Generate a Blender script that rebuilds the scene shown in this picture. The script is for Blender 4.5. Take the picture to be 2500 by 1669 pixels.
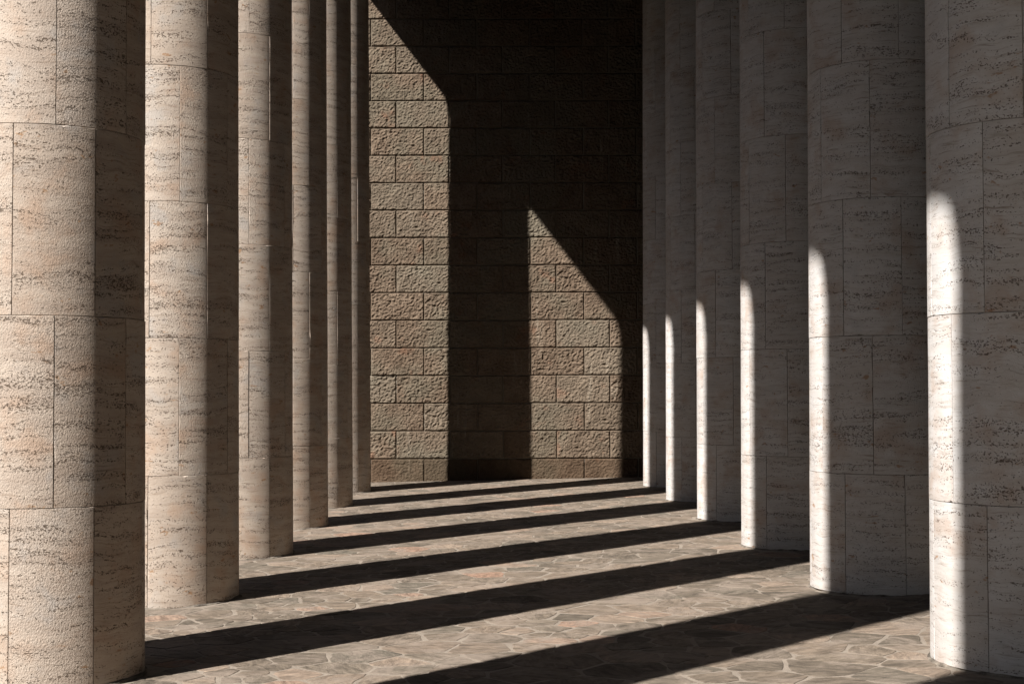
import bpy, math, random
import numpy as np
from mathutils import Vector, Matrix, noise

# ------------------------------------------------------------------ reset
for o in list(bpy.data.objects):
    bpy.data.objects.remove(o)
sc = bpy.context.scene
col = sc.collection
random.seed(7)

# ------------------------------------------------------------------ camera
F_PX, PITCH, ROLL, YAW, CAM_H = 3641.15, 0.03538, -0.00311, 0.01377, 1.6
fw = Vector((math.sin(YAW) * math.cos(PITCH), math.cos(YAW) * math.cos(PITCH), math.sin(PITCH)))
rt = Vector((math.cos(YAW), -math.sin(YAW), 0))
up = rt.cross(fw)
rt2 = rt * math.cos(ROLL) + up * math.sin(ROLL)
up2 = up * math.cos(ROLL) - rt * math.sin(ROLL)
cd = bpy.data.cameras.new('camera')
cd.sensor_width = 36.0
cd.lens = F_PX * 36.0 / 2500.0
cd.clip_start, cd.clip_end = 0.1, 3000
cam = bpy.data.objects.new('camera', cd)
M3 = Matrix((rt2, up2, -fw)).transposed()
cam.matrix_world = Matrix.Translation((0, 0, CAM_H)) @ M3.to_4x4()
col.objects.link(cam)
sc.camera = cam

# ------------------------------------------------------------------ light
SUN_AZ, SUN_EL = 0.7947, 0.7455          # plan direction the light travels (from +x towards +y), elevation
travel = Vector((math.cos(SUN_AZ) * math.cos(SUN_EL), math.sin(SUN_AZ) * math.cos(SUN_EL), -math.sin(SUN_EL)))
w = bpy.data.worlds.new('World')
sc.world = w
w.use_nodes = True
nt = w.node_tree
bg = nt.nodes['Background']
sky = nt.nodes.new('ShaderNodeTexSky')
sky.sky_type = 'NISHITA'
sky.sun_disc = False
sky.sun_elevation = SUN_EL
sky.sun_rotation = math.atan2(-travel.x, -travel.y)
sky.dust_density = 1.0
sky.ozone_density = 0.6
nt.links.new(sky.outputs[0], bg.inputs[0])
bg.inputs[1].default_value = 0.05
sd = bpy.data.lights.new('sun', 'SUN')
sd.energy = 5.0
sd.angle = math.radians(0.62)
sd.color = (1.0, 0.955, 0.905)
sun = bpy.data.objects.new('sun', sd)
sun.rotation_euler = travel.to_track_quat('-Z', 'Y').to_euler()
sun.location = (-12, -12, 18)
col.objects.link(sun)
sc.view_settings.view_transform = 'Standard'
sc.view_settings.look = 'None'
sc.view_settings.exposure = 1.05
sc.view_settings.gamma = 1.0
sc.view_settings.use_curve_mapping = False
sc.render.engine = 'CYCLES'
sc.cycles.max_bounces = 4
sc.cycles.diffuse_bounces = 1
sc.render.resolution_x, sc.render.resolution_y = 1024, 683

# ------------------------------------------------------------------ layout (metres)
AL, BR = -2.6596, 3.1631                  # axes of the two rows of columns
YL, YR, SP = 8.880, 8.678, 3.3226         # first column in view, spacing
R0 = 0.598
COURSE, Z1, NCOURSE = 1.07, 0.98, 10      # course height, first joint, courses
Q = 1 - 0.0086                            # taper per course
GX = 0.01667                              # fall of the floor across the aisle
WALL_Y, WALL_A = 28.18, -0.0154
SOFFIT = 10.55
ARCH_OUT = 0.72


# ------------------------------------------------------------------ node helpers
class NT:
    def __init__(self, name):
        self.m = bpy.data.materials.new(name)
        self.m.use_nodes = True
        self.t = self.m.node_tree
        self.t.nodes.clear()
        self.out = self.t.nodes.new('ShaderNodeOutputMaterial')
        self.b = self.t.nodes.new('ShaderNodeBsdfPrincipled')
        self.link(self.b.outputs[0], self.out.inputs[0])

    def link(self, a, b):
        self.t.links.new(a, b)

    def n(self, typ, **kw):
        nd = self.t.nodes.new(typ)
        for k, v in kw.items():
            setattr(nd, k, v)
        return nd

    def put(self, sock, v):
        if hasattr(v, 'is_output'):
            self.link(v, sock)
        else:
            sock.default_value = v

    def math(self, op, a, b=None, c=None, clamp=False):
        nd = self.n('ShaderNodeMath', operation=op, use_clamp=clamp)
        for s, v in zip(nd.inputs, (a, b, c)):
            if v is not None:
                self.put(s, v)
        return nd.outputs[0]

    def vmath(self, op, a, b):
        nd = self.n('ShaderNodeVectorMath', operation=op)
        self.put(nd.inputs[0], a)
        self.put(nd.inputs[1], b)
        return nd.outputs[0]

    def noise(self, vec, scale, detail=3.0, rough=0.5, dist=0.0):
        nd = self.n('ShaderNodeTexNoise')
        self.put(nd.inputs['Vector'], vec)
        nd.inputs['Scale'].default_value = scale
        nd.inputs['Detail'].default_value = detail
        nd.inputs['Roughness'].default_value = rough
        nd.inputs['Distortion'].default_value = dist
        return nd.outputs[0]

    def voro(self, vec, scale, feature='F1'):
        nd = self.n('ShaderNodeTexVoronoi', feature=feature)
        self.put(nd.inputs['Vector'], vec)
        nd.inputs['Scale'].default_value = scale
        return nd.outputs[0]

    def step(self, v, lo, hi, a=0.0, b=1.0):
        nd = self.n('ShaderNodeMapRange', interpolation_type='SMOOTHSTEP')
        self.put(nd.inputs[0], v)
        for i, x in enumerate((lo, hi, a, b)):
            self.put(nd.inputs[i + 1], x)
        return nd.outputs[0]

    def mix(self, fac, a, b, mode='MIX'):
        nd = self.n('ShaderNodeMix', data_type='RGBA', blend_type=mode)
        self.put(nd.inputs[0], fac)
        for s, v in ((nd.inputs[6], a), (nd.inputs[7], b)):
            self.put(s, v if hasattr(v, 'is_output') else (*v, 1.0))
        return nd.outputs[2]

    def ramp(self, v, stops):
        nd = self.n('ShaderNodeValToRGB')
        cr = nd.color_ramp
        while len(cr.elements) < len(stops):
            cr.elements.new(0.5)
        for e, (p, c) in zip(cr.elements, stops):
            e.position, e.color = p, (*c, 1.0)
        self.put(nd.inputs[0], v)
        return nd.outputs[0]

    def bump(self, h, dist, strength=1.0, normal=None):
        nd = self.n('ShaderNodeBump')
        nd.inputs['Strength'].default_value = strength
        nd.inputs['Distance'].default_value = dist
        self.link(h, nd.inputs['Height'])
        if normal is not None:
            self.link(normal, nd.inputs['Normal'])
        return nd.outputs[0]

    def coords(self):
        """object space, shifted differently on each piece of stone"""
        tc = self.n('ShaderNodeTexCoord').outputs['Object']
        rnd = self.n('ShaderNodeObjectInfo').outputs['Random']
        cmb = self.n('ShaderNodeCombineXYZ')
        self.link(self.math('MULTIPLY', rnd, 37.0), cmb.inputs[0])
        self.link(self.math('MULTIPLY', rnd, 91.0), cmb.inputs[1])
        self.link(self.math('MULTIPLY', rnd, 53.0), cmb.inputs[2])
        return self.vmath('ADD', tc, cmb.outputs[0]), rnd


def travertine(name, light, dark, warm, grey, hammer, ham_scale, pit_amount, streak, pit_at):
    k = NT(name)
    co, rnd = k.coords()
    warp = k.n('ShaderNodeTexNoise')
    k.link(co, warp.inputs['Vector'])
    warp.inputs['Scale'].default_value = 2.4
    warp.inputs['Detail'].default_value = 2
    wv = k.vmath('SCALE', warp.outputs[1], (0, 0, 0))
    wv.node.inputs['Scale'].default_value = 0.09
    cw = k.vmath('ADD', co, wv)
    bed = k.vmath('MULTIPLY', cw, (1, 1, 9))            # flat bedding
    bed2 = k.vmath('MULTIPLY', cw, (1, 1, 2.6))
    bands = k.noise(bed, 1.5, 4, 0.65)
    tone = k.noise(k.vmath('MULTIPLY', cw, (1, 1, 1.8)), 2.0, 4, 0.6)
    c = k.mix(k.step(bands, 0.34, 0.66), dark, light)
    c = k.mix(k.math('MULTIPLY', k.step(tone, 0.50, 0.70), 0.75), c, warm)
    c = k.mix(k.math('MULTIPLY', k.step(tone, 0.46, 0.30), 0.6), c, grey)
    # thin dirty streaks along the bedding
    sk = k.noise(k.vmath('MULTIPLY', cw, (0.7, 0.7, 19)), 3.8, 5, 0.72)
    c = k.mix(k.math('MULTIPLY', k.step(sk, 0.52, 0.72), streak), c, k.mix(1.0, c, (0.50, 0.43, 0.37), 'MULTIPLY'))
    c = k.mix(k.math('MULTIPLY', rnd, 0.45), c, k.mix(1.0, c, (0.76, 0.72, 0.68), 'MULTIPLY'))
    # rust stains with a shape of their own
    st = k.noise(k.vmath('MULTIPLY', cw, (1, 1, 3.4)), 4.6, 3, 0.62)
    c = k.mix(k.math('MULTIPLY', k.step(st, 0.66, 0.72), 0.65), c, (0.30, 0.15, 0.055))
    # pits gathered along the bedding
    lane = k.step(k.noise(k.vmath('MULTIPLY', cw, (0.45, 0.45, 9.0)), 2.2, 4, 0.68), 0.40, 0.66)
    pn = k.noise(bed2, 46, 2, 0.6)
    pit = k.step(k.math('ADD', pn, k.math('MULTIPLY', lane, pit_amount)), pit_at, pit_at + 0.05)
    pn2 = k.noise(k.vmath('MULTIPLY', cw, (1, 1, 4.2)), 15, 3, 0.66)
    pit2 = k.step(k.math('ADD', pn2, k.math('MULTIPLY', lane, pit_amount)), 0.765, 0.81)
    pits = k.math('MAXIMUM', pit, pit2)
    c = k.mix(k.math('MULTIPLY', pits, 0.80), c, (0.085, 0.055, 0.035))
    k.link(c, k.b.inputs['Base Color'])
    k.b.inputs['Roughness'].default_value = 0.82
    k.b.inputs['Specular IOR Level'].default_value = 0.2
    ham = k.noise(k.vmath('MULTIPLY', co, (1, 1, 1.25)), ham_scale, 3, 0.68)
    # some slabs are worn smooth, others still show the hammer
    rough = k.math('ADD', 0.25, k.math('MULTIPLY', k.math('FRACT', k.math('MULTIPLY', rnd, 9.7)), 0.65))
    h = k.math('SUBTRACT', k.math('MULTIPLY', ham, rough), k.math('MULTIPLY', pits, 0.9))
    k.link(k.bump(h, hammer), k.b.inputs['Normal'])
    return k.m


M_TRAV_L = travertine('travertine_weathered', (0.52, 0.442, 0.37), (0.435, 0.36, 0.298), (0.46, 0.335, 0.25),
                      (0.43, 0.40, 0.37), 0.0092, 64, 0.165, 0.66, 0.690)
M_TRAV_R = travertine('travertine_pale', (0.585, 0.57, 0.558), (0.52, 0.49, 0.465), (0.46, 0.375, 0.32),
                      (0.48, 0.475, 0.47), 0.003, 60, 0.165, 0.80, 0.710)


def granite(name, dim):
    k = NT(name)
    co, rnd = k.coords()
    geo = k.n('ShaderNodeNewGeometry').outputs['Position']
    big = k.noise(geo, 0.8, 3, 0.6)
    mid = k.noise(co, 4.0, 4, 0.6)
    sp = k.noise(co, 75, 3, 0.7)
    c = k.mix(k.step(mid, 0.3, 0.7), (0.165, 0.132, 0.105), (0.235, 0.196, 0.16))
    c = k.mix(k.math('MULTIPLY', k.step(big, 0.45, 0.62), 0.55), c, (0.185, 0.185, 0.155))
    red = k.noise(co, 2.1, 3, 0.6)
    c = k.mix(k.math('MULTIPLY', k.step(red, 0.60, 0.72), 0.5), c, (0.26, 0.145, 0.10))
    c = k.mix(k.math('MULTIPLY', k.step(sp, 0.42, 0.62), 0.5), k.mix(1.0, c, (0.68, 0.66, 0.64), 'MULTIPLY'), c)
    c = k.mix(k.math('MULTIPLY', k.step(sp, 0.62, 0.72), 0.5), c, (0.36, 0.32, 0.27))
    r2 = k.math('FRACT', k.math('MULTIPLY', rnd, 13.3))
    c = k.mix(k.math('MULTIPLY', k.step(r2, 0.45, 1.0), 0.38), c, (0.175, 0.172, 0.148))
    c = k.mix(k.math('MULTIPLY', rnd, 0.55), c, k.mix(1.0, c, (0.70, 0.68, 0.66), 'MULTIPLY'))
    run = k.noise(k.vmath('MULTIPLY', geo, (5.5, 5.5, 0.55)), 1.0, 5, 0.7)
    c = k.mix(k.math('MULTIPLY', k.step(run, 0.60, 0.74), 0.45), c, (0.34, 0.32, 0.28))
    c = k.mix(k.math('MULTIPLY', k.step(run, 0.42, 0.28), 0.5), c, k.mix(1.0, c, (0.55, 0.53, 0.5), 'MULTIPLY'))
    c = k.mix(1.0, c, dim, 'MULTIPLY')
    k.link(c, k.b.inputs['Base Color'])
    k.b.inputs['Roughness'].default_value = 0.9
    k.b.inputs['Specular IOR Level'].default_value = 0.15
    h = k.math('ADD', k.noise(co, 48, 4, 0.6), k.math('MULTIPLY', k.noise(co, 18, 3, 0.5), 0.8))
    k.link(k.bump(h, 0.014), k.b.inputs['Normal'])
    return k.m


def plain(name, a, b, scale, rough=0.9, bump=0.006, bscale=40):
    k = NT(name)
    co = k.n('ShaderNodeTexCoord').outputs['Object']
    c = k.mix(k.step(k.noise(co, scale, 5, 0.65), 0.3, 0.7), a, b)
    sp = k.noise(co, bscale * 2.2, 3, 0.7)
    c = k.mix(k.math('MULTIPLY', k.step(sp, 0.4, 0.65), 0.35), c, k.mix(1.0, c, (0.6, 0.58, 0.55), 'MULTIPLY'))
    k.link(c, k.b.inputs['Base Color'])
    k.b.inputs['Roughness'].default_value = rough
    k.b.inputs['Specular IOR Level'].default_value = 0.08
    k.link(k.bump(k.noise(co, bscale, 5, 0.65), bump), k.b.inputs['Normal'])
    return k.m


def slate():
    k = NT('paving_slate')
    co = k.n('ShaderNodeNewGeometry').outputs['Position']
    at = k.n('ShaderNodeAttribute', attribute_name='tone')
    tone = at.outputs['Fac']
    ang = k.math('MULTIPLY', tone, 40.0)
    rot = k.n('ShaderNodeVectorRotate', rotation_type='Z_AXIS')
    k.link(co, rot.inputs['Vector'])
    k.link(ang, rot.inputs['Angle'])
    v = k.vmath('MULTIPLY', rot.outputs[0], (1, 2.6, 1))
    c = k.ramp(tone, [(0.0, (0.095, 0.088, 0.077)), (0.2, (0.135, 0.121, 0.104)), (0.45, (0.172, 0.150, 0.127)),
                      (0.66, (0.118, 0.113, 0.10)), (0.80, (0.165, 0.143, 0.122)), (0.92, (0.215, 0.185, 0.157)),
                      (0.98, (0.215, 0.168, 0.14)), (1.0, (0.245, 0.155, 0.115))])
    c = k.mix(1.0, c, (1.13, 1.05, 0.99), 'MULTIPLY')
    n1 = k.noise(v, 6.5, 6, 0.70, 0.7)
    c = k.mix(k.step(n1, 0.3, 0.7), k.mix(1.0, c, (0.58, 0.57, 0.56), 'MULTIPLY'), k.mix(1.0, c, (1.38, 1.34, 1.28), 'MULTIPLY'))
    # old mortar smeared over the stones
    sm = k.noise(co, 2.3, 6, 0.72, 0.8)
    c = k.mix(k.math('MULTIPLY', k.step(sm, 0.46, 0.64), 0.8), c, (0.25, 0.205, 0.168))
    sp = k.noise(co, 70, 3, 0.7)
    c = k.mix(k.math('MULTIPLY', k.step(sp, 0.55, 0.75), 0.45), c, (0.085, 0.074, 0.064))
    k.link(c, k.b.inputs['Base Color'])
    k.link(k.step(n1, 0.2, 0.8, 0.8, 0.95), k.b.inputs['Roughness'])
    k.b.inputs['Specular IOR Level'].default_value = 0.08
    h = k.math('ADD', k.noise(v, 9, 6, 0.65, 0.5), k.math('MULTIPLY', k.noise(co, 55, 3, 0.6), 0.25))
    k.link(k.bump(h, 0.014), k.b.inputs['Normal'])
    return k.m


M_GRAN = granite('rough_granite', (1.0, 0.915, 0.825))
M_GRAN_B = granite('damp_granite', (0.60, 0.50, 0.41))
M_SLATE = slate()
M_MORTAR = plain('paving_mortar', (0.235, 0.20, 0.165), (0.29, 0.248, 0.205), 3.0, 0.92, 0.008, 45)
M_SKIRT = plain('grimy_base_mortar', (0.07, 0.06, 0.05), (0.27, 0.235, 0.195), 7.0, 0.92, 0.01, 30)
M_JOINT = plain('joint_mortar', (0.25, 0.21, 0.17), (0.33, 0.28, 0.235), 9.0)
M_WJOINT = plain('wall_joint_mortar', (0.20, 0.18, 0.15), (0.28, 0.255, 0.215), 6.0)
M_ROOF = plain('roof_concrete', (0.14, 0.125, 0.11), (0.19, 0.17, 0.15), 1.5)
M_GLASS = plain('dark_glass', (0.02, 0.022, 0.025), (0.03, 0.032, 0.035), 0.5, 0.15, 0.0005, 3)
M_PLAZA = plain('plaza_asphalt', (0.045, 0.044, 0.042), (0.065, 0.062, 0.058), 0.8)


# ------------------------------------------------------------------ object helpers
def mesh_obj(name, verts, faces, mat, parent=None, smooth=False, link=True):
    me = bpy.data.meshes.new(name)
    me.from_pydata([tuple(v) for v in verts], [], faces)
    me.validate()
    me.update()
    if smooth:
        me.polygons.foreach_set('use_smooth', [True] * len(me.polygons))
    me.materials.append(mat)
    o = bpy.data.objects.new(name, me)
    if link:
        col.objects.link(o)
    if parent:
        o.parent = parent
    return o


def empty(name, loc, label, cat, group=None):
    o = bpy.data.objects.new(name, None)
    o.empty_display_size = 0.2
    o.location = loc
    o['label'] = label
    o['category'] = cat
    if group:
        o['group'] = group
    col.objects.link(o)
    return o


def box(x0, x1, y0, y1, z0, z1):
    v = [(x, y, z) for z in (z0, z1) for y in (y0, y1) for x in (x0, x1)]
    f = [(0, 2, 3, 1), (4, 5, 7, 6), (0, 1, 5, 4), (2, 6, 7, 3), (0, 4, 6, 2), (1, 3, 7, 5)]
    return v, f


def lathe(profile, n=64, wob=None):
    v, f = [], []
    for j, (r, z) in enumerate(profile):
        for i in range(n):
            a = 2 * math.pi * i / n
            rr = r + (wob(i, j) if wob else 0)
            v.append((rr * math.cos(a), rr * math.sin(a), z))
    for j in range(len(profile) - 1):
        for i in range(n):
            k = (i + 1) % n
            f.append((j * n + i, j * n + k, (j + 1) * n + k, (j + 1) * n + i))
    f.append(tuple(range(n))[::-1])
    f.append(tuple((len(profile) - 1) * n + i for i in range(n)))
    return v, f


# ------------------------------------------------------------------ ground and floor
def ground():
    v, f = box(-900, 900, -900, 900, -0.9, -0.30)
    o = mesh_obj('ground', v, f, M_PLAZA)
    o['kind'] = 'structure'


ground()

FX0, FX1, FY0, FY1 = -4.6, 6.4, -14.0, 28.6
v, f = box(FX0, FX1, FY0, FY1, -0.28, 0)
v = [(x, y, (z + GX * x) if z == 0 else z) for x, y, z in v]
FLOOR = mesh_obj('floor', v, f, M_MORTAR)
FLOOR['kind'] = 'structure'

LEFT = [(AL, YL + i * SP) for i in range(-2, 6)]
RIGHT = [(BR, YR + i * SP) for i in range(0, 6)]
AXES = LEFT + RIGHT


def wall_y(x):
    return WALL_Y + math.tan(WALL_A) * x


def paving():
    rng = random.Random(21)
    x0, x1, y0, y1 = -4.5, 6.2, 4.0, 28.6
    cell = 0.6
    grid = {}
    pts = []

    def near(x, y, k=1):
        cx, cy = int(x // cell), int(y // cell)
        for i in range(cx - k, cx + k + 1):
            for j in range(cy - k, cy + k + 1):
                for q in grid.get((i, j), ()):
                    yield q
    for _ in range(36000):
        x, y = rng.uniform(x0 - .6, x1 + .6), rng.uniform(y0 - .6, y1 + .6)
        big = noise.noise((x * 0.9, y * 0.9, 3.0))
        r = 0.125 + 0.22 * max(0, 0.35 + big) * rng.uniform(0.6, 1.3)
        if rng.random() < 0.10:
            r *= 0.62
        if all((pts[q][0] - x) ** 2 + (pts[q][1] - y) ** 2 > (0.5 * (pts[q][2] + r)) ** 2 * 1.9 for q in near(x, y)):
            grid.setdefault((int(x // cell), int(y // cell)), []).append(len(pts))
            pts.append((x, y, r))
    stones = []
    for n, (px, py, pr) in enumerate(pts):
        if not (x0 < px < x1 and y0 < py < min(y1, wall_y(px) - 0.03)):
            continue
        poly = [(px - 1, py - 1), (px + 1, py - 1), (px + 1, py + 1), (px - 1, py + 1)]
        gap = rng.uniform(0.003, 0.014)
        for q in near(px, py, 2):
            if q == n:
                continue
            qx, qy, qr = pts[q]
            dx, dy = qx - px, qy - py
            d = math.hypot(dx, dy)
            dx, dy = dx / d, dy / d
            lim = d * (0.5 + 0.22 * (pr - qr) / (pr + qr)) - gap      # power-like split: unequal stones
            out = []
            for a in range(len(poly)):
                A, B = poly[a], poly[(a + 1) % len(poly)]
                sa = (A[0] - px) * dx + (A[1] - py) * dy - lim
                sb = (B[0] - px) * dx + (B[1] - py) * dy - lim
                if sa <= 0:
                    out.append(A)
                if (sa < 0) != (sb < 0):
                    t = sa / (sa - sb)
                    out.append((A[0] + (B[0] - A[0]) * t, A[1] + (B[1] - A[1]) * t))
            poly = out
            if len(poly) < 3:
                break
        if len(poly) < 3:
            continue
        # chipped, slightly curved edges
        pp = []
        m = len(poly)
        for a in range(m):
            A, B = poly[a], poly[(a + 1) % m]
            L = math.hypot(B[0] - A[0], B[1] - A[1])
            k = 1 if L < 0.08 else (2 if L < 0.2 else 3)
            for s in range(k):
                t = (s + (0.22 if s == 0 else 0)) / k
                x, y = A[0] + (B[0] - A[0]) * t, A[1] + (B[1] - A[1]) * t
                w = 0.10 * min(L, 0.3) * noise.noise((x * 9, y * 9, 1.7))
                nx, ny = (B[1] - A[1]) / max(L, 1e-6), -(B[0] - A[0]) / max(L, 1e-6)
                pp.append((x + nx * w, y + ny * w))
        ok = True
        q2 = []
        for x, y in pp:
            for ax, ay in AXES:
                d = math.hypot(x - ax, y - ay)
                if d < R0 + 0.016:
                    if math.hypot(px - ax, py - ay) < R0:
                        ok = False
                    s = (R0 + 0.016) / max(d, 1e-4)
                    x, y = ax + (x - ax) * s, ay + (y - ay) * s
            y = min(y, wall_y(x) - 0.04)
            q2.append((x, y))
        if not ok:
            continue
        area = 0.5 * sum(q2[a][0] * q2[(a + 1) % len(q2)][1] - q2[(a + 1) % len(q2)][0] * q2[a][1] for a in range(len(q2)))
        if area < 0.006:
            continue
        stones.append((px, py, q2, area, rng.random() ** 1.12 * 0.992, rng.uniform(-.006, .006), rng.uniform(-.006, .006), rng.uniform(0.0015, 0.0045)))

    def geo(s):
        px, py, poly, area, tone, tx, ty, h = s
        cx = sum(p[0] for p in poly) / len(poly)
        cy = sum(p[1] for p in poly) / len(poly)
        m = len(poly)
        zt = lambda x, y: GX * x + h + tx * (x - px) + ty * (y - py)
        vs = [(x, y, GX * x - 0.002) for x, y in poly]
        vs += [(x, y, zt(x, y) - 0.0015) for x, y in poly]
        vs += [(cx + (x - cx) * .97, cy + (y - cy) * .97, zt(x, y)) for x, y in poly]
        fs = [tuple(range(2 * m, 3 * m))]
        for a in range(m):
            b = (a + 1) % m
            fs.append((a, b, m + b, m + a))
            fs.append((m + a, m + b, 2 * m + b, 2 * m + a))
        return vs, fs

    def shown(s):
        px, py, _, area = s[:4]
        d = Vector((px, py, GX * px)) - Vector((0, 0, CAM_H))
        z = d.dot(fw)
        u = 1250 + F_PX * d.dot(rt2) / z
        vv = 834.5 - F_PX * d.dot(up2) / z
        if not (-40 < u < 2540 and vv < 1720):
            return 0
        for ax, ay in AXES:                                    # hidden behind a column
            t = (ax * px + ay * py) / (px * px + py * py)
            if 0 < t < 1 and math.hypot(ax - t * px, ay - t * py) < R0 * 0.9:
                return 0
        return area / z ** 3

    stones.sort(key=shown, reverse=True)
    for i, s in enumerate(stones[:300]):
        vs, fs = geo(s)
        c = (s[0], s[1], GX * s[0])
        o = mesh_obj('paving_stone', [(x - c[0], y - c[1], z - c[2]) for x, y, z in vs], fs, M_SLATE, FLOOR)
        o.location = c
        at = o.data.attributes.new('tone', 'FLOAT', 'POINT')
        at.data.foreach_set('value', [s[4]] * len(vs))
    V, Fc, T = [], [], []
    for s in stones[300:]:
        vs, fs = geo(s)
        b = len(V)
        V += vs
        T += [s[4]] * len(vs)
        Fc += [tuple(q + b for q in ff) for ff in fs]
    me = bpy.data.meshes.new('paving_stones')
    me.from_pydata(V, [], Fc)
    me.update()
    me.materials.append(M_SLATE)
    at = me.attributes.new('tone', 'FLOAT', 'POINT')
    at.data.foreach_set('value', T)
    o = bpy.data.objects.new('paving_stones', me)
    col.objects.link(o)
    o.parent = FLOOR
    o['kind'] = 'stuff'
    print('stones', len(stones))


paving()


# ------------------------------------------------------------------ columns
def block_mesh(name, seed, mat):
    """one curved slab of cladding: unit radius 1 (scaled per course), 45 degrees, COURSE high, axis at the origin"""
    rng = random.Random(seed)
    NA, NV = 12, 8
    gap = 0.0014
    half = math.radians(22.5) - gap / R0
    z0, z1 = 0.0014, COURSE - 0.0014
    off = Vector((seed * 3.1, seed * 7.7, seed * 1.3))

    def rad(z):
        return 1 - (1 - Q) * z / COURSE

    def wave(a, z):
        return 0.0016 * noise.noise(Vector((a * 3, z * 2.5, 0)) + off)

    V, Fc, N = [], [], []

    def add(p, n):
        V.append(p)
        N.append(n)
        return len(V) - 1

    def P(a, z, r):
        return (r * math.sin(a), -r * math.cos(a), z)
    ch = 0.0022
    grid = []
    rim = {}
    for j in range(NV + 1):
        row = []
        for i in range(NA + 1):
            a = -half + 2 * half * i / NA
            z = z0 + (z1 - z0) * j / NV
            c1 = ch * (0.7 + 1.3 * max(0, noise.noise(Vector((a * 14, z * 11, 5)) + off)))
            if rng.random() < 0.06:
                c1 += rng.uniform(0.002, 0.008)
            if i == 0:
                a += c1 / R0
            if i == NA:
                a -= c1 / R0
            if j == 0:
                z += c1
            if j == NV:
                z -= c1
            r = rad(z) + wave(a, z) / R0
            row.append((a, z, r))
        grid.append(row)
    ids = [[add(P(a, z, r), (math.sin(a), -math.cos(a), 0)) for a, z, r in row] for row in grid]
    smooth = []
    for j in range(NV):
        for i in range(NA):
            Fc.append((ids[j][i], ids[j][i + 1], ids[j + 1][i + 1], ids[j + 1][i]))
            smooth.append(True)
    ring = [(0, i) for i in range(NA + 1)] + [(j, NA) for j in range(1, NV + 1)] + \
           [(NV, i) for i in range(NA - 1, -1, -1)] + [(j, 0) for j in range(NV - 1, 0, -1)]

    def outer(j, i, deep):
        a = -half + 2 * half * i / NA
        z = z0 + (z1 - z0) * j / NV
        return P(a, z, rad(z) - deep / R0)
    for q in range(len(ring)):
        A, B = ring[q], ring[(q + 1) % len(ring)]
        for lo, hi in ((None, 0.003), (0.003, 0.045)):
            pts = [V[ids[A[0]][A[1]]] if lo is None else outer(*A, lo), outer(*A, hi), outer(*B, hi),
                   V[ids[B[0]][B[1]]] if lo is None else outer(*B, lo)]
            n = (Vector(pts[1]) - Vector(pts[0])).cross(Vector(pts[3]) - Vector(pts[0]))
            n = tuple(n.normalized()) if n.length > 0 else (0, 0, 1)
            Fc.append(tuple(add(p, n) for p in pts))
            smooth.append(False)
    me = bpy.data.meshes.new(name)
    me.from_pydata(V, [], Fc)
    me.polygons.foreach_set('use_smooth', smooth)
    me.normals_split_custom_set_from_vertices(N)
    me.update()
    me.materials.append(mat)
    return me


NVAR = 8
BLK = {'l': [block_mesh('stone_block', 11 + i, M_TRAV_L) for i in range(NVAR)],
       'r': [block_mesh('stone_block', 51 + i, M_TRAV_R) for i in range(NVAR)]}


def zjoint(c):
    return Z1 + (c - 1) * COURSE


def rad_at(c):
    return R0 * Q ** c


RTOP = rad_at(NCOURSE - 1)
core_p = [(R0 - 0.0065, 0.0)]
for c in range(1, NCOURSE):
    core_p.append((rad_at(c) - 0.0065, zjoint(c)))
core_p.append((RTOP - 0.012, SOFFIT - 0.10))
core_v, core_f = lathe(core_p, 64)
cap_v, cap_f = lathe([(RTOP - 0.02, SOFFIT - 0.70), (RTOP + 0.004, SOFFIT - 0.68), (RTOP + 0.022, SOFFIT - 0.48),
                      (RTOP + 0.06, SOFFIT - 0.28), (RTOP + 0.12, SOFFIT - 0.12), (RTOP + 0.125, SOFFIT - 0.002)], 64)
PROTO = {}
for sd_, mt in (('l', M_TRAV_L), ('r', M_TRAV_R)):
    PROTO[sd_] = [mesh_obj('shaft_core', core_v, core_f, M_JOINT, smooth=True, link=False),
                  mesh_obj('capital', cap_v, cap_f, mt, smooth=True, link=False)]


def skirt_mesh(seed):
    rng = random.Random(seed)
    off = rng.uniform(0, 50)

    def wob(i, j):
        return 0.014 * noise.noise((i * 0.35 + off, j * 2.0, 0)) + 0.006 * noise.noise((i * 1.3 + off, j, 4))
    v, f = lathe([(R0 + 0.026, -0.01), (R0 + 0.018, 0.005), (R0 + 0.008, 0.012), (R0 - 0.02, 0.015)], 96, wob)
    w2 = []
    for x, y, z in v:
        a = math.atan2(y, x)
        if z > 0:
            z += 0.020 * noise.noise((math.cos(a) * 2.6 + off, math.sin(a) * 2.6, 2.0)) + 0.006 * noise.noise((math.cos(a) * 14, math.sin(a) * 14, off)) - 0.004
        w2.append((x, y, z + GX * x))
    v = w2
    me = mesh_obj('mortar_skirt', v, f, M_SKIRT, smooth=True, link=False)
    return me


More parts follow.
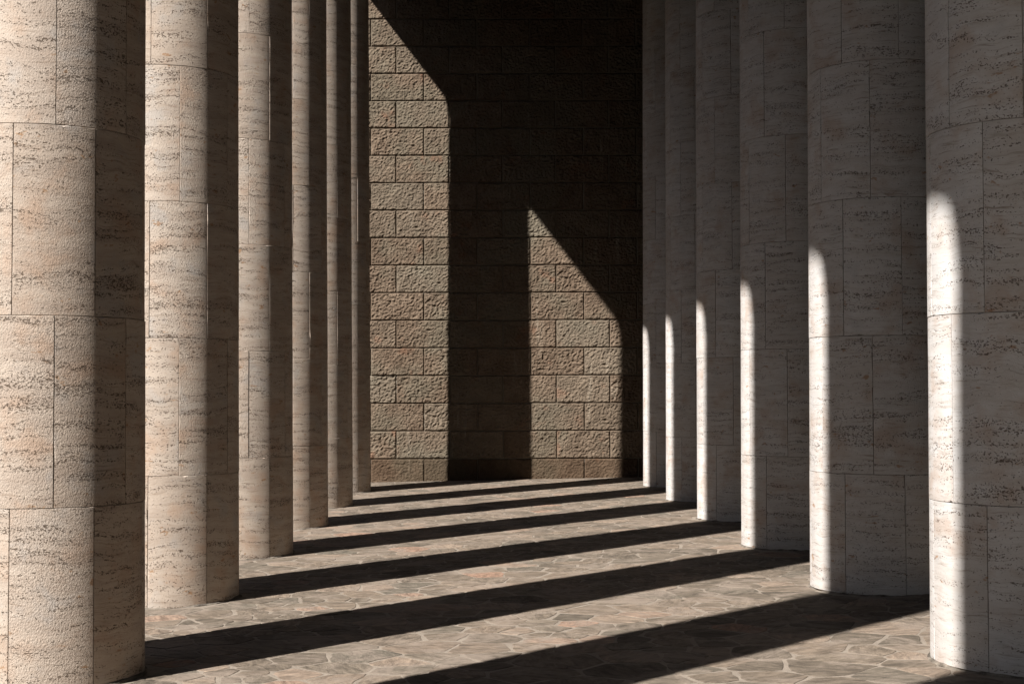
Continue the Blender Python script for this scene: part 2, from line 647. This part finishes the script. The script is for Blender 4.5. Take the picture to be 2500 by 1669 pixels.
def column(x, y, side, label, group, seed):
    rng = random.Random(seed)
    zb = GX * x
    root = empty('stone_column', (x, y, zb), label, 'column', group)
    for p in PROTO[side]:
        o = p.copy()
        o.parent = root
        o.location = (0, 0, -zb)
        if p.name.startswith('shaft'):
            o.location.z = -zb + min(0, zb - 0.02)
        col.objects.link(o)
    sk = skirt_mesh(seed)
    sk.parent = root
    col.objects.link(sk)
    for c in range(NCOURSE):
        z = zb + 0.003 if c == 0 else zjoint(c)
        top = zjoint(c + 1) if c < NCOURSE - 1 else SOFFIT - 0.67
        r = rad_at(c)
        for s in range(8):
            beta = math.radians(22.5 + 45 * s + (22.5 if c % 2 else 0))
            o = bpy.data.objects.new('stone_block', BLK[side][rng.randrange(NVAR)])
            pr = 1 + rng.gauss(0, 0.0011 if side == 'l' else 0.0008) / R0
            o.scale = (r * pr, r * pr, (top - z) / COURSE)
            o.location = (0, 0, z - zb)
            # one edge a little proud of its neighbour
            o.rotation_euler = (0, 0, beta)
            tilt = rng.gauss(0, 0.0022 if side == 'l' else 0.0018)
            pc = Vector((math.sin(beta), -math.cos(beta), 0)) * R0
            Rm = Matrix.Rotation(tilt, 3, 'Z')
            o.location += pc - Rm @ pc
            o.rotation_euler[2] += tilt
            o.parent = root
            col.objects.link(o)


LL = ['large pitted beige column nearest on the left, cut off by the left picture edge',
      'second beige column of the sunlit left row, right behind the nearest one',
      'third beige column of the left row, counted from the nearest',
      'fourth beige column of the left row, counted from the nearest',
      'fifth beige column of the left row, counted from the nearest',
      'sixth and farthest column of the left row, standing just in front of the granite wall']
RL = ['pale smooth column nearest on the right, cut off by the right picture edge',
      'second pale column of the shaded right row, right behind the nearest one',
      'third pale column of the right row, counted from the nearest',
      'fourth pale column of the right row, counted from the nearest',
      'fifth pale column of the right row, counted from the nearest',
      'sixth and farthest pale column of the right row, against the black shade of the wall']
OL = ['beige column outside the frame, casting the shadow in the bottom right corner',
      'beige column outside the frame, casting the bottom shadow that reaches the second right column']
for i, (x, y) in enumerate(LEFT):
    lab = OL[i] if i < 2 else LL[i - 2]
    column(x, y, 'l', lab, 'left row of travertine columns', 100 + i)
for i, (x, y) in enumerate(RIGHT):
    column(x, y, 'r', RL[i], 'right row of travertine columns', 200 + i)


# ------------------------------------------------------------------ granite end wall
PITCH_Z, WZ1, BW = 0.5215, 0.403, 1.0085


def rock_mesh(name, seed, w, h, base=False):
    """rough-faced block: drafted margin, hammered middle; face towards -y, origin at lower left"""
    NX, NZ = max(8, int(w / 0.0165)), max(6, int(h / 0.0165))
    off = Vector((seed * 5.3, seed * 2.9, seed * 9.1))
    mg = 0.011
    amp = 0.55 if base else 1.0
    V, Fc = [], []

    def wob(t):
        return 0.0035 * noise.noise((t * 7, seed * 1.9, 0))
    for j in range(NZ + 1):
        for i in range(NX + 1):
            x, z = w * i / NX, h * j / NZ
            e = min(x, w - x, z, h - z)
            p = Vector((x, 0, z)) + off
            q = p + 0.02 * Vector(noise.noise_vector(p * 9))
            n1 = noise.noise(Vector((q.x * 21, 0, q.z * 26)))
            n2 = noise.noise(q * 38)
            n3 = noise.noise(q * 5)
            rid = 1 - abs(noise.noise(q * 13)) * 2
            hgt = 0.020 + amp * ((0.0135 + 0.004 * (seed % 3)) * n1 + 0.010 * n2 + (0.008 + 0.003 * (seed % 4)) * n3 + 0.008 * rid)
            t = min(1, max(0, (e - mg * 0.5 + 0.008 * noise.noise(p * 12)) / mg))
            t = t * t * (3 - 2 * t)
            y = -(0.002 * noise.noise(p * 30) + t * hgt)
            if i in (0, NX):
                x += wob(z)
            if j in (0, NZ):
                z += wob(x + 3)
            V.append((x, y, z))
    S = NX + 1
    for j in range(NZ):
        for i in range(NX):
            a = j * S + i
            Fc.append((a, a + 1, a + S + 1, a + S))
    ring = [i for i in range(S)] + [j * S + NX for j in range(1, NZ + 1)] + \
           [NZ * S + i for i in range(NX - 1, -1, -1)] + [j * S for j in range(NZ - 1, 0, -1)]
    b = len(V)
    for q in ring:
        V.append((V[q][0], 0.05, V[q][2]))
    for q in range(len(ring)):
        k = (q + 1) % len(ring)
        Fc.append((ring[k], ring[q], b + q, b + k))
    me = bpy.data.meshes.new(name)
    me.from_pydata(V, [], Fc)
    me.update()
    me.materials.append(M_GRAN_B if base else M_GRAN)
    return me


def end_wall():
    J = 0.011
    root = empty('granite_wall', (0, WALL_Y, 0), 'tall rough granite block wall closing the far end of the aisle', 'wall')
    root.rotation_euler[2] = math.atan(math.tan(WALL_A))
    bx0, bx1 = -4.9, 6.5
    v, f = box(bx0, bx1, 0.009, 0.9, -0.28, 12.2)
    mesh_obj('mortar_core', v, f, M_WJOINT, root)
    rocks = [rock_mesh('wall_block', 31 + i, BW - J, PITCH_Z - J) for i in range(10)]
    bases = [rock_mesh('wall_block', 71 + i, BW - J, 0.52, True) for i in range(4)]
    rng = random.Random(5)
    for c in range(-1, 23):
        odd = (c % 2 == 0)
        x = (-1.80 if odd else -1.275) - 4 * BW
        last = None
        while x < bx1 - 0.3:
            if x > bx0 - 0.4:
                if c < 0:
                    me, z = bases[rng.randrange(4)], WZ1 - 0.52 - J / 2 - 0.004
                else:
                    pick = rng.randrange(10)
                    while pick == last:
                        pick = rng.randrange(10)
                    last = pick
                    me, z = rocks[pick], WZ1 + c * PITCH_Z + J / 2
                o = bpy.data.objects.new('wall_block', me)
                o.location = (x + J / 2 + rng.uniform(-.003, .003), rng.uniform(-.004, .003), z)
                o.parent = root
                if rng.random() < 0.5 and c >= 0:              # turned upside down: a different face
                    o.rotation_euler[1] = math.pi
                    o.location.x += BW - J
                    o.location.z += PITCH_Z - J
                col.objects.link(o)
            x += BW


end_wall()

# ------------------------------------------------------------------ roof over the aisle, wall behind the right row
roof = empty('portico_roof', (0, 6, SOFFIT), 'heavy stone roof above the columns, its edge slanting as shadow on the wall', 'roof')
for xc in (AL, BR):
    v, f = box(xc - ARCH_OUT, xc + ARCH_OUT, -14.0, 28.0, SOFFIT, SOFFIT + 1.5)
    mesh_obj('architrave', [(x, y - 6, z - SOFFIT) for x, y, z in v], f, M_ROOF, roof)
v, f = box(AL - 0.9, 7.2, -14.2, 28.05, SOFFIT + 1.5, SOFFIT + 2.1)
mesh_obj('roof_slab', [(x, y - 6, z - SOFFIT) for x, y, z in v], f, M_ROOF, roof)
v, f = box(6.42, 7.2, -14.0, 28.0, -0.28, SOFFIT + 1.49)
o = mesh_obj('side_wall', v, f, M_GRAN)
o['label'] = 'dark granite wall running behind the right row of columns'
o['category'] = 'wall'


# ------------------------------------------------------------------ unseen wall and building, added to keep the shade dark
v, f = box(-3.9, 6.4, -14.9, -14.02, -0.28, SOFFIT + 1.49)
o = mesh_obj('light_stop_wall', v, f, M_GRAN)  # added behind the camera to stop light coming in there
o['label'] = 'unseen granite wall added behind the camera to cut light from the open end'
o['category'] = 'wall'


def sky_blocker_building():
    """the building across the court, out of frame on the left: its shaded front faces the colonnade"""
    root = empty('sky_blocker', (-17.0, 8, -0.3), 'unseen building added outside the frame on the left to block the sky', 'building')
    v, f = box(-9, 0, -26, 40, 0, 16.7)  # added mass, kept low enough for the sun to clear it
    mesh_obj('wall', v, f, M_ROOF, root)
    v, f = box(-9.3, 0.35, -26.3, 40.3, 16.7, 17.2)
    mesh_obj('cornice', v, f, M_ROOF, root)
    wv, wf = box(0.002, 0.06, -0.6, 0.6, 0, 2.2)
    pane = mesh_obj('window', wv, wf, M_GLASS, root)
    first = True
    for fl in range(4):
        for i in range(15):
            o = pane if first else pane.copy()
            if not first:
                col.objects.link(o)
            first = False
            o.location = (0, -23 + i * 4.2, 1.2 + fl * 3.8)


sky_blocker_building()
